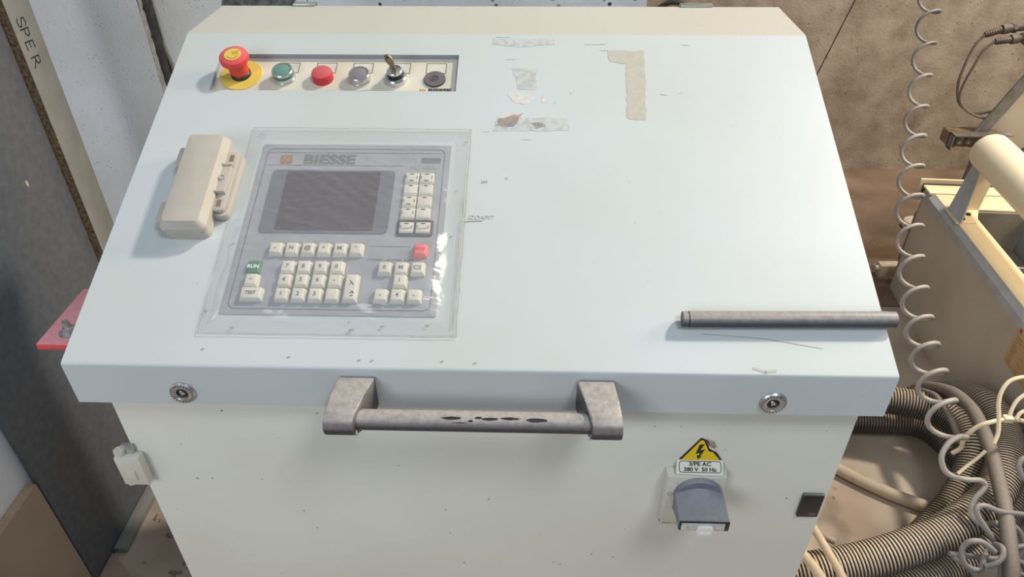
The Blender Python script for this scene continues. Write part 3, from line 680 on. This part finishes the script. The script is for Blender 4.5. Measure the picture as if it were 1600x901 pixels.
for k in range(16):
    side_ = rr.random()
    u, v = (rr.uniform(-.312, -.298), rr.uniform(.06, .34)) if side_ < .35 else ((rr.uniform(-.30, -.04), rr.uniform(.040, .058)) if side_ < .7 else (rr.uniform(-.040, -.023), rr.uniform(.06, .34)))
    d.line([(u, v), (u + rr.uniform(-.003, .004), v + rr.uniform(-.002, .002))], rr.uniform(.0008, .0022), 'ink_soft', ML, .0030)
d.build('tape_edge_dirt', fl, kind='stuff')

# ------------------------------------------------------------------ boards stacked on the left
q = MB(); q.box(-.938, -.930, .343, .768, 0, 1.62, 'dark_board')
q.lathe([(.0045, 0), (.004, .0015), (0, .002)], 'box', MX((-.930, .66, .868), (0, 1, 0), (0, 0, 1), (1, 0, 0)) @ Matrix.Diagonal((.8, 1.7, 1, 1)), 7)
db = tag(q.build('dark_board'), 'tall dark grey laminate board standing on edge left of the console', 'board')
q = MB(); q.box(-.937, -.914, .7715, .845, 0, 1.60, 'chip'); bt = tag(q.build('chipboard_batten'), 'narrow grey-faced chipboard strip with SPE R written on it, behind the dark board', 'board')
q = MB(); q.box(-.9142, -.9128, .7715, .845, 0, 1.60, 'strip'); q.build('laminate_face', bt)
q = MB(); tm = MX((-.9126, 0, 0), (0, 0, -1), (0, 1, 0), (1, 0, 0))
def hand(pts): q.line([(-z, y) for (y, z) in pts], .0028, 'marker', tm, 0)
hand([(.815, 1.145), (.818, 1.137), (.812, 1.131), (.800, 1.137), (.789, 1.139), (.787, 1.132), (.791, 1.127)]) if False else None
def glyphs(ch, z0, h=.024, w=.020, y0=.788):
    for st in ch: q.line([(-(z0 - w * a), y0 + h * b_) for a, b_ in st], .0026, 'marker', tm, 0)
glyphs([[(.9, .85), (.6, 1), (.2, .9), (.15, .65), (.5, .5), (.85, .35), (.8, .1), (.4, 0), (.05, .12)]], 1.147)
glyphs([[(.1, 0), (.15, 1)], [(.15, 1), (.7, .98), (.85, .72), (.6, .5), (.15, .48)]], 1.127)
glyphs([[(.9, 1), (.2, .95), (.1, 0), (.85, .03)], [(.12, .5), (.7, .52)]], 1.104)
glyphs([[(.1, 0), (.15, 1)], [(.15, 1), (.7, .98), (.85, .72), (.6, .5), (.15, .48)], [(.4, .48), (1.1, .02)]], 1.074)
q.build('marker_lettering', bt)
q = MB(); q.box(-.968, -.952, -.55, .60, 0, 1.2, 'white_board'); tag(q.build('white_board'), 'white panel standing behind the low brown board at far left', 'board')
q = MB(); q.box(-.951, -.930, -.55, .338, 0, .362, 'mdf_edge'); lb = tag(q.build('low_brown_board'), 'low brown board standing in front of the white panel at lower left', 'board')
q = MB(); q.box(-.9302, -.9292, -.55, .338, 0, .3615, 'mdf')
q.line([(.08 + .10 * math.cos(t / 12), .06 + .13 * math.sin(t / 12)) for t in range(4, 34)], .0012, 'box_dark', MX((-.929, 0, 0), (0, 1, 0), (0, 0, 1), (1, 0, 0)), .0003)
q.build('board_face', lb)
q = MB(); q.prism([(-.926, .415), (-.80, .315), (-.82, .02), (-.926, .02)], 0, .018, 'mdf', bev=.001); tag(q.build('board_offcut'), 'brown board offcut lying on the floor at the foot of the low board', 'board')
q = MB(); q.box(-.928, -.900, .425, .98, 0, .020, 'strip', bev=.001); tag(q.build('floor_batten'), 'dusty grey batten lying on the floor along the dark board', 'batten')
rr = random.Random(21); q = MB()
for k in range(150):
    x, y = rr.uniform(-.88, -.46), rr.uniform(.1, .75); l = rr.uniform(.006, .03); a = rr.uniform(0, 3.14); h = rr.uniform(.001, .006)
    if x < -.78 and y < .45: continue
    c_, s_ = math.cos(a) * l, math.sin(a) * l
    q.prism([(x, y), (x + c_, y + s_), (x + c_ - s_ * .3, y + s_ + c_ * .3), (x - s_ * .3, y + c_ * .3)], 0, h, 'debris')
o = q.build('wood_shavings', kind='stuff'); tag(o, 'dusty wood shavings scattered on the dark floor left of the console', 'shavings')

# ------------------------------------------------------------------ machine on the right
mach = thing('woodworking_machine', 'low cream machine bed with dusty brown side and thick cream tube, right of console', 'machine', (1.6, 1.0, 0))
D = Vector((-.06258, -.99804, 0)); Nn = Vector((.99804, -.06258, 0))       # along the side towards the viewer; across to the right
MM = MX((1.338, 1.57, 0), D, Nn, (0, 0, 1))                              # local: s along, t across, z up (left handed: fixed by normal recalculation)
def mbx(q, s0, s1, t0, t1, z0, z1, m, bev=0): q.box(s0, s1, t0, t1, z0, z1, m, MM, bev)
q = MB(); mbx(q, .0, 1.75, .006, .012, 0, .386, 'mach_side'); mbx(q, 0, .006, .006, .75, 0, .38, 'mach_side'); q.build('side_panel', mach)
q = MB(); q.add([(0, .004, .384), (1.75, .004, .384), (1.75, .020, .4), (.1, .020, .4), (.0, .020, .4), (1.75, .004, .36), (0, .004, .36)], [(0, 1, 2, 4), (0, 6, 5, 1)], 'mach_grey', MM); q.build('chamfered_rim', mach)
q = MB(); mbx(q, .14, 1.75, .0185, .088, .394, .4, 'cream', .001); q.build('side_flange', mach)
q = MB(); mbx(q, .048, .139, .0185, .75, .394, .4, 'cream', .001); q.build('rear_flange', mach)
q = MB(); mbx(q, -.012, .045, .003, .75, .394, .402, 'cream', .001); q.build('rear_strip', mach)
q = MB(); mbx(q, -.050, -.014, .02, .75, .36, .388, 'black'); q.build('rear_slot', mach)
q = MB(); mbx(q, -.060, -.051, .01, .75, .34, .402, 'cream', .001); q.build('rear_edge', mach)
q = MB(); mbx(q, .139, .145, .088, .75, .16, .393, 'mach_in'); mbx(q, .145, 1.75, .082, .088, .16, .393, 'mach_in'); mbx(q, .145, 1.75, .088, .75, .255, .26, 'mach_in'); q.build('bed_recess', mach)
q = MB(); mbx(q, .1452, 1.2, .265, .272, .262, .385, 'mach_blue'); mbx(q, .30, .31, .09, .26, .262, .30, 'mach_blue'); q.build('reflection_sheet', mach)  # blue reflections inside the recess, drawn as coloured sheets
for s_, t_ in ((.018, .17), (.018, .36)):
    q = MB(); q.lathe([(.006, 0), (.006, .003), (0, .0036)], 'galv', MM @ T(s_, t_, .402), 10); q.build('bolt', mach)
# tube on its bracket
A0 = Vector((1.415, 1.445, .588)); 
q = MB(); dq = D.to_track_quat('Z', 'Y').to_matrix().to_4x4()
q.lathe([(.050, 0), (.0545, .003), (.0560, .008), (.0560, 1.5)], 'cream_tube', T(*A0) @ dq, 48); tb = q.build('tube', mach)
bk = MB()
def quadplate(pts, th, m):
    P = [Vector(p) for p in pts]; nr = (P[1] - P[0]).cross(P[2] - P[0]).normalized() * th; n = len(P)
    bk.add([p - nr / 2 for p in P] + [p + nr / 2 for p in P], [tuple(range(n)), tuple(range(2 * n - 1, n - 1, -1))] + [(i, (i + 1) % n, n + (i + 1) % n, n + i) for i in range(n)], m)
quadplate([(1.345, 1.415, .404), (1.345, 1.330, .404), (1.398, 1.425, .575), (1.392, 1.445, .590)], .004, 'mach_grey')
quadplate([(1.345, 1.415, .404), (1.435, 1.415, .404), (1.452, 1.425, .560), (1.396, 1.425, .585)], .004, 'cream')
quadplate([(1.340, 1.420, .402), (1.333, 1.335, .402), (1.395, 1.335, .402), (1.440, 1.420, .402)], .004, 'cream')
brk = bk.build('tube_bracket', mach)
for x, y in ((1.362, 1.358), (1.392, 1.385)):
    q = MB(); q.lathe([(.007, 0), (.007, .004), (.004, .005), (0, .003)], 'black', T(x, y, .404), 12); q.build('bolt', brk)
# nameplate on the side panel
q = MB(); pm = MX(Vector((1.338, 1.57, 0)) + Nn * .0055, D, (0, 0, 1), -Nn)
q.prism([(.683, .256), (.92, .256), (.92, .372), (.683, .372)], 0, .0012, 'plate', pm); npl = q.build('nameplate', mach)
q = MB(); q.prism([(.690, .355), (.702, .355), (.702, .367), (.690, .367)], .0012, .0016, 'red_dusty', pm); q.text('BIESSE', .015, 'marker', pm @ T(.741, .3605, .0016), bold=.0006, sx=1.1)
rr = random.Random(2)
for k in range(9):
    z = .345 - k * .0095; q.line([(.728, z), (.90, z)], .0006, 'box_dark', pm, .0016)
for k in range(10):
    z = .343 - k * .0085; q.line([(.692, z), (.692 + rr.uniform(.012, .026), z)], .0016, 'ink_dark', pm, .0016)
for z in (.326, .307, .288, .27): q.text('000', .006, 'box_dark', pm @ T(.745, z, .0016))
q.line([(.70, .263), (.90, .263)], .0012, 'box_dark', pm, .0016); q.build('plate_printing', npl)
# frame above the machine
q = MB(); q.box(1.466, 1.66, 1.748, 1.752, .462, .513, 'rust'); q.box(1.466, 1.66, 1.72, 1.752, .510, .514, 'galv'); q.box(1.466, 1.66, 1.72, 1.752, .462, .466, 'rust'); q.box(1.466, 1.469, 1.72, 1.752, .462, .513, 'galv')
ch = q.build('channel_bracket', mach)
for x in (1.495, 1.525, 1.555):
    q = MB(); q.cyl((x, 1.748, .484), (x, 1.735, .484), .0085, 'galv', 6); q.cyl((x, 1.735, .484), (x, 1.728, .484), .005, 'galv', 10); q.build('bolt', ch)
q = MB(); bk = q; quadplate([(1.545, 1.76, .50), (1.590, 1.76, .50), (1.720, 1.76, .790), (1.675, 1.76, .790)], .006, 'galv'); q.tube([(1.546, 1.757, .502), (1.676, 1.757, .79)], .005, 'galv', 8); q.build('diagonal_bar', mach)
q = MB(); bk = q; quadplate([(1.600, 1.79, .49), (1.735, 1.79, .80), (2.1, 1.79, .80), (2.1, 1.79, .18), (1.70, 1.79, .18), (1.62, 1.79, .38)], .012, 'beige_panel'); q.build('end_panel', mach)
q = MB(); q.tube(spline([(1.70, 1.78, .36), (1.735, 1.77, .385), (1.745, 1.77, .42), (1.765, 1.78, .435)], 6), .014, 'black', 10); q.build('black_lever', mach)
q = MB(); q.box(1.61, 1.64, 1.79, 1.82, 0, .49, 'galv'); q.box(1.466, 1.64, 1.752, 1.80, .466, .510, 'rust'); q.build('frame_post', mach)
q = MB(); q.box(1.620, 1.74, 1.70, 1.80, .80, 1.02, 'plug', bev=.006); q.cyl((1.60, 1.75, .80), (1.645, 1.75, .88), .022, 'plug', 16); q.build('sensor_head', mach)

# plugs and their two cables
for i, (pts, pa, pb_, pc) in enumerate((
        ([(1.462, 1.75, .838), (1.443, 1.75, .806), (1.433, 1.75, .755), (1.437, 1.76, .685), (1.456, 1.77, .632), (1.483, 1.78, .596), (1.525, 1.79, .570), (1.563, 1.79, .563), (1.582, 1.765, .580)], (1.460, 1.75, .836), (1.506, 1.75, .852), (1.570, 1.75, .862)),
        ([(1.491, 1.735, .822), (1.470, 1.74, .795), (1.457, 1.74, .750), (1.452, 1.75, .690), (1.456, 1.76, .648), (1.470, 1.77, .612), (1.502, 1.78, .582), (1.545, 1.775, .560), (1.583, 1.765, .553)], (1.490, 1.735, .820), (1.535, 1.735, .826), (1.600, 1.735, .835)))):
    t = thing('sensor_cable', ('upper' if i == 0 else 'lower') + ' of the two grey plug cables looping down beside the machine arm at upper right', 'cable', pts[4], 'plug cables at upper right')
    q = MB(); q.tube(spline(pts, 8), .0042, 'thin_cable', 10); q.build('lead', t)
    q = MB(); a, c, e = Vector(pa), Vector(pb_), Vector(pc); q.cyl(a, c, .0088, 'plug', 16, .0098)
    for k in range(6): q.cyl(a.lerp(c, .12 + k * .14), a.lerp(c, .19 + k * .14), .0105, 'plug', 14)
    q.cyl(c, c.lerp(e, .3), .0145, 'plug', 12); q.cyl(c.lerp(e, .3), e, .0125, 'plug', 14); q.cyl(c.lerp(e, .45), c.lerp(e, .6), .0155, 'plug', 6); q.build('plug', t)

# things on the floor behind
q = MB(); q.prism([(1.325, 1.625), (1.440, 1.632), (1.440, 1.668), (1.325, 1.660)], 0, .048, 'wood', bev=.002); q.cyl((1.325, 1.642, .03), (1.312, 1.642, .03), .010, 'wood', 12); tag(q.build('wood_block'), 'small pale block on the floor at the far corner of the machine', 'block')
q = MB(); q.lathe([(.034, 0), (.038, .012), (.034, .03), (.02, .040), (0, .043)], 'knob_tan', T(1.590, 1.985, 0), 28); tag(q.build('round_cap'), 'round tan plastic cap lying on the floor behind the coiled hose', 'cap')
q = MB(); q.box(1.41, 1.44, 1.66, 1.69, 0, .24, 'galv', bev=.002); q.cyl((1.425, 1.675, .24), (1.425, 1.675, .275), .009, 'wood', 12); tag(q.build('floor_post'), 'short grey post with pale tip standing behind the machine corner', 'post')
q = MB()
for rr_, z in ((.078, 0), (.058, .004)):
    q.tube([(.618 + rr_ * math.cos(a * math.pi / 20), 2.485 - .012 + z, .667 + rr_ * math.sin(a * math.pi / 20)) for a in range(41)], .0095 if z == 0 else .006, 'rubber' if z == 0 else 'beige_cable', 10)
tag(q.build('hose_ring'), 'black rubber ring hanging on the rear wall just above the console top edge', 'ring')

# ------------------------------------------------------------------ hoses and cables
def ribbed(name, pts, r, label, pitch=.0078, skin='hose'):
    P = spline(pts, 14); L_ = [0]
    for a, c in zip(P[:-1], P[1:]): L_.append(L_[-1] + (c - a).length)
    tot = L_[-1]; step = pitch / 4; n = int(tot / step); out = []; R = []; j = 0
    for k in range(n + 1):
        s_ = k * step
        while j < len(L_) - 2 and L_[j + 1] < s_: j += 1
        t = (s_ - L_[j]) / max(1e-9, L_[j + 1] - L_[j]); out.append(P[j].lerp(P[j + 1], min(1, t))); R.append(r + (.0016, .0014, -.0020, .0010)[k % 4])
    q = MB(); q.tube(out, R, skin, 22); gi = q.mi('hose_groove'); q.bm.faces.ensure_lookup_table()
    for fi in range(len(out) - 1):
        if fi % 4 in (1, 2):
            for f in q.bm.faces[fi * 22:(fi + 1) * 22]: f.material_index = gi
    return tag(q.build(name, ang=80), label, 'hose', 'ribbed dust hoses coiled on the floor')
ribbed('ribbed_hose', [(.15, .84, .16), (.50, .845, .16), (.70, .845, .16), (.849, .839, .16), (.931, .834, .16), (1.028, .824, .16), (1.115, .794, .16), (1.155, .739, .16), (1.156, .673, .15), (1.127, .608, .12), (1.079, .554, .09), (1.014, .502, .06), (.942, .447, .046)], .036,
       'ribbed hose leaving the console side just under the lid corner and bending down, topmost there', skin='hose_dark')
ribbed('ribbed_hose', [(.15, .86, .05), (.50, .86, .05), (.72, .86, .05), (.894, .86, .05), (1.069, .858, .05), (1.135, .846, .05), (1.172, .810, .046), (1.195, .74, .044), (1.205, .66, .042), (1.20, .58, .042)], .036, 'dark ribbed hose running directly beneath the one under the lid corner', skin='hose_dark')
ribbed('ribbed_hose', [(1.150, .945, .045), (1.205, .930, .08), (1.217, .865, .14), (1.224, .785, .19), (1.223, .713, .2), (1.201, .640, .2), (1.166, .571, .2), (1.114, .505, .19), (1.044, .453, .18), (.963, .413, .16), (.86, .381, .14), (.763, .363, .12), (.66, .350, .105), (.56, .345, .09), (.485, .33, .06)], .040,
       'thickest ribbed hose, arching over from behind and sweeping left across the bottom')
ribbed('ribbed_hose', [(1.222, .73, .105), (1.222, .611, .100), (1.195, .541, .095), (1.115, .462, .08), (1.009, .402, .06), (.878, .345, .05), (.752, .305, .045), (.60, .262, .043), (.50, .22, .043)], .038, 'lowest ribbed hose, nearest the bottom edge under the sweeping one')
def cable(name, pts, r, m, label, cat='cable', n=8, seg=12):
    q = MB(); q.tube(spline(pts, n), r, m, seg); return tag(q.build(name, ang=60), label, cat)
cable('smooth_cable', [(1.135, .935, .07), (1.132, .899, .14), (1.123, .785, .235), (1.12, .696, .27), (1.111, .624, .275), (1.095, .547, .275), (1.076, .474, .27), (1.056, .399, .26), (1.039, .336, .24), (1.031, .282, .2), (1.03, .25, .12)], .0155, 'smooth_cable', 'thick smooth dusty cable lying over the ribbed hoses')
cable('thin_grey_cable', [(1.110, .93, .05), (1.105, .885, .14), (1.100, .805, .205), (1.096, .75, .222), (1.098, .70, .215), (1.105, .65, .19)], .008, 'smooth_cable', 'thinner grey cable beside the thick smooth cable on top of the hoses')
cable('floor_cable', [(.75, .81, .017), (.809, .765, .017), (.851, .735, .017), (.917, .681, .017), (.995, .628, .017), (1.07, .592, .017)], .0165, 'beige_cable', 'thick beige cable crossing the bare floor between the hoses')
cable('beige_cable', [(.52, .72, .012), (.56, .62, .05), (.61, .53, .14), (.667, .441, .19), (.673, .393, .2), (.683, .346, .2), (.693, .294, .2), (.705, .258, .18), (.712, .215, .10), (.72, .17, .012)], .0085, 'beige_cable', 'thin beige cable hanging over the hose nearest the console door, right one of two')
cable('beige_cable', [(.50, .62, .013), (.53, .52, .06), (.585, .42, .16), (.618, .375, .2), (.629, .334, .2), (.647, .293, .2), (.664, .25, .18), (.678, .205, .10), (.69, .16, .013)], .0105, 'beige_cable', 'beige cable emerging lowest beside the console door, left one of two')
cable('dark_cable', [(.55, .66, .010), (.60, .52, .10), (.661, .431, .17), (.679, .406, .176), (.70, .385, .180), (.717, .374, .181)], .0075, 'thin_cable', 'short dark cable beneath the beige cables beside the console')

# pale coiled air hose
AX = [(1.300, 1.865, .97, .0318), (1.275, 1.77, .904, .0316), (1.243, 1.67, .839, .0281), (1.208, 1.57, .776, .0275), (1.176, 1.474, .717, .027), (1.147, 1.385, .665, .0283), (1.114, 1.287, .618, .0294), (1.085, 1.193, .575, .0313),
      (1.057, 1.101, .535, .0318), (1.034, 1.009, .498, .0288), (1.017, .919, .463, .0296), (1.001, .835, .433, .0308), (.989, .759, .41, .0322), (.981, .687, .39, .0332), (.975, .614, .37, .0337), (.969, .527, .347, .0336)]
pts = []; view = Vector((.06, -.58, 1.53))
for i in range(len(AX) - 1):
    a, c = Vector(AX[i][:3]), Vector(AX[i + 1][:3])
    for k in range(16):
        f = k / 16; P = a.lerp(c, f); r = AX[i][3] * (1 - f) + AX[i + 1][3] * f
        ax = (Vector(AX[min(i + 2, len(AX) - 1)][:3]) - Vector(AX[max(i - 1, 0)][:3])).normalized()
        e1 = Vector((1, -.05, 0)); e1 = (e1 - ax * e1.dot(ax)).normalized(); e2 = ax.cross(e1)
        th = 2 * math.pi * f
        pts.append(P + r * (math.cos(th) * e1 + math.sin(th) * e2))
tail0 = [(1.000, .520, .352), (.992, .515, .36), (.977, .514, .359), (.956, .505, .348), (.942, .489, .327), (.948, .472, .304), (.968, .464, .292), (1.0, .461, .286), (1.024, .461, .285), (1.036, .456, .277), (1.03, .448, .267), (1.014, .437, .252), (1.006, .423, .233), (1.013, .412, .219), (1.03, .406, .208), (1.054, .408, .211), (1.086, .408, .209), (1.107, .402, .199), (1.118, .387, .179), (1.114, .371, .157), (1.097, .359, .142), (1.073, .361, .145)]
q = MB(); cp = spline(pts, 1) + spline(tail0, 5)[1:]; q.tube(cp, [.0043 + .0017 * min(1, k / 260) for k in range(len(cp))], 'coil', 10)
for tl in ([(1.102, .387, .265), (1.079, .389, .268), (1.035, .391, .273), (1.006, .397, .282), (.99, .395, .28), (.989, .386, .268), (1.001, .375, .252), (1.016, .362, .234), (1.028, .351, .218), (1.014, .344, .209), (.985, .314, .221), (.978, .302, .205), (.963, .301, .204), (.946, .307, .213), (.94, .318, .229), (.944, .328, .242), (.953, .328, .258), (.973, .328, .257), (.99, .322, .248), (1.001, .317, .24)],
           [(.949, .355, .177), (.979, .354, .173), (1.02, .352, .169), (1.053, .352, .168), (1.069, .36, .177), (1.087, .366, .185), (1.114, .37, .189)],
           [(.956, .352, .172), (.979, .343, .159), (1.0, .334, .145), (1.014, .32, .126)],
           [(.983, .299, .217), (.997, .297, .231), (1.01, .306, .243), (1.015, .322, .248), (1.015, .338, .235)],
           [(1.025, .315, .204), (1.027, .304, .188), (1.026, .289, .167)], [(1.032, .307, .208), (1.054, .299, .197), (1.073, .298, .195), (1.064, .311, .212), (1.048, .313, .217)],
           [(1.126, .492, .323), (1.114, .49, .321), (1.107, .481, .309), (1.115, .468, .29), (1.127, .463, .282)]):
    q.tube(spline(tl, 6), .0060, 'coil', 10)
tag(q.build('coiled_air_hose', ang=80), 'pale grey coiled air hose spiralling down and ending in a tangle over the ribbed hoses', 'hose')
q = MB()
q.tube(spline([(1.018, .556, .262), (1.026, .551, .286), (1.018, .545, .313), (1.016, .541, .336), (1.027, .541, .361), (1.048, .541, .377), (1.083, .546, .382), (1.117, .554, .374), (1.158, .573, .348)], 6), .0050, 'tie', 8)
q.tube(spline([(1.007, .502, .256), (1.028, .513, .271), (1.051, .524, .286), (1.067, .533, .297)], 5), .0040, 'tie', 8)
ct = tag(q.build('cable_tie'), 'cream cable ties strapped around the ribbed hoses with loose curling tails', 'cable tie')
q = MB(); q.box(1.079, 1.099, .540, .555, .376, .390, 'tie', bev=.002); q.build('tie_head', ct)
for tl in ([(1.091, .549, .385), (1.1, .563, .404), (1.112, .573, .418), (1.131, .581, .428)], [(1.021, .473, .387), (1.03, .487, .405), (1.031, .507, .432), (1.03, .522, .453), (1.035, .536, .473), (1.049, .548, .489), (1.069, .554, .496), (1.095, .557, .498)], [(1.107, .547, .382), (1.115, .555, .393), (1.133, .56, .399)]):
    q = MB(); q.tube(spline(tl, 6), .0042, 'tie', 8); q.build('tie_tail', ct)

for o in bpy.data.objects:
    if '_w' in o.keys(): del o['_w']
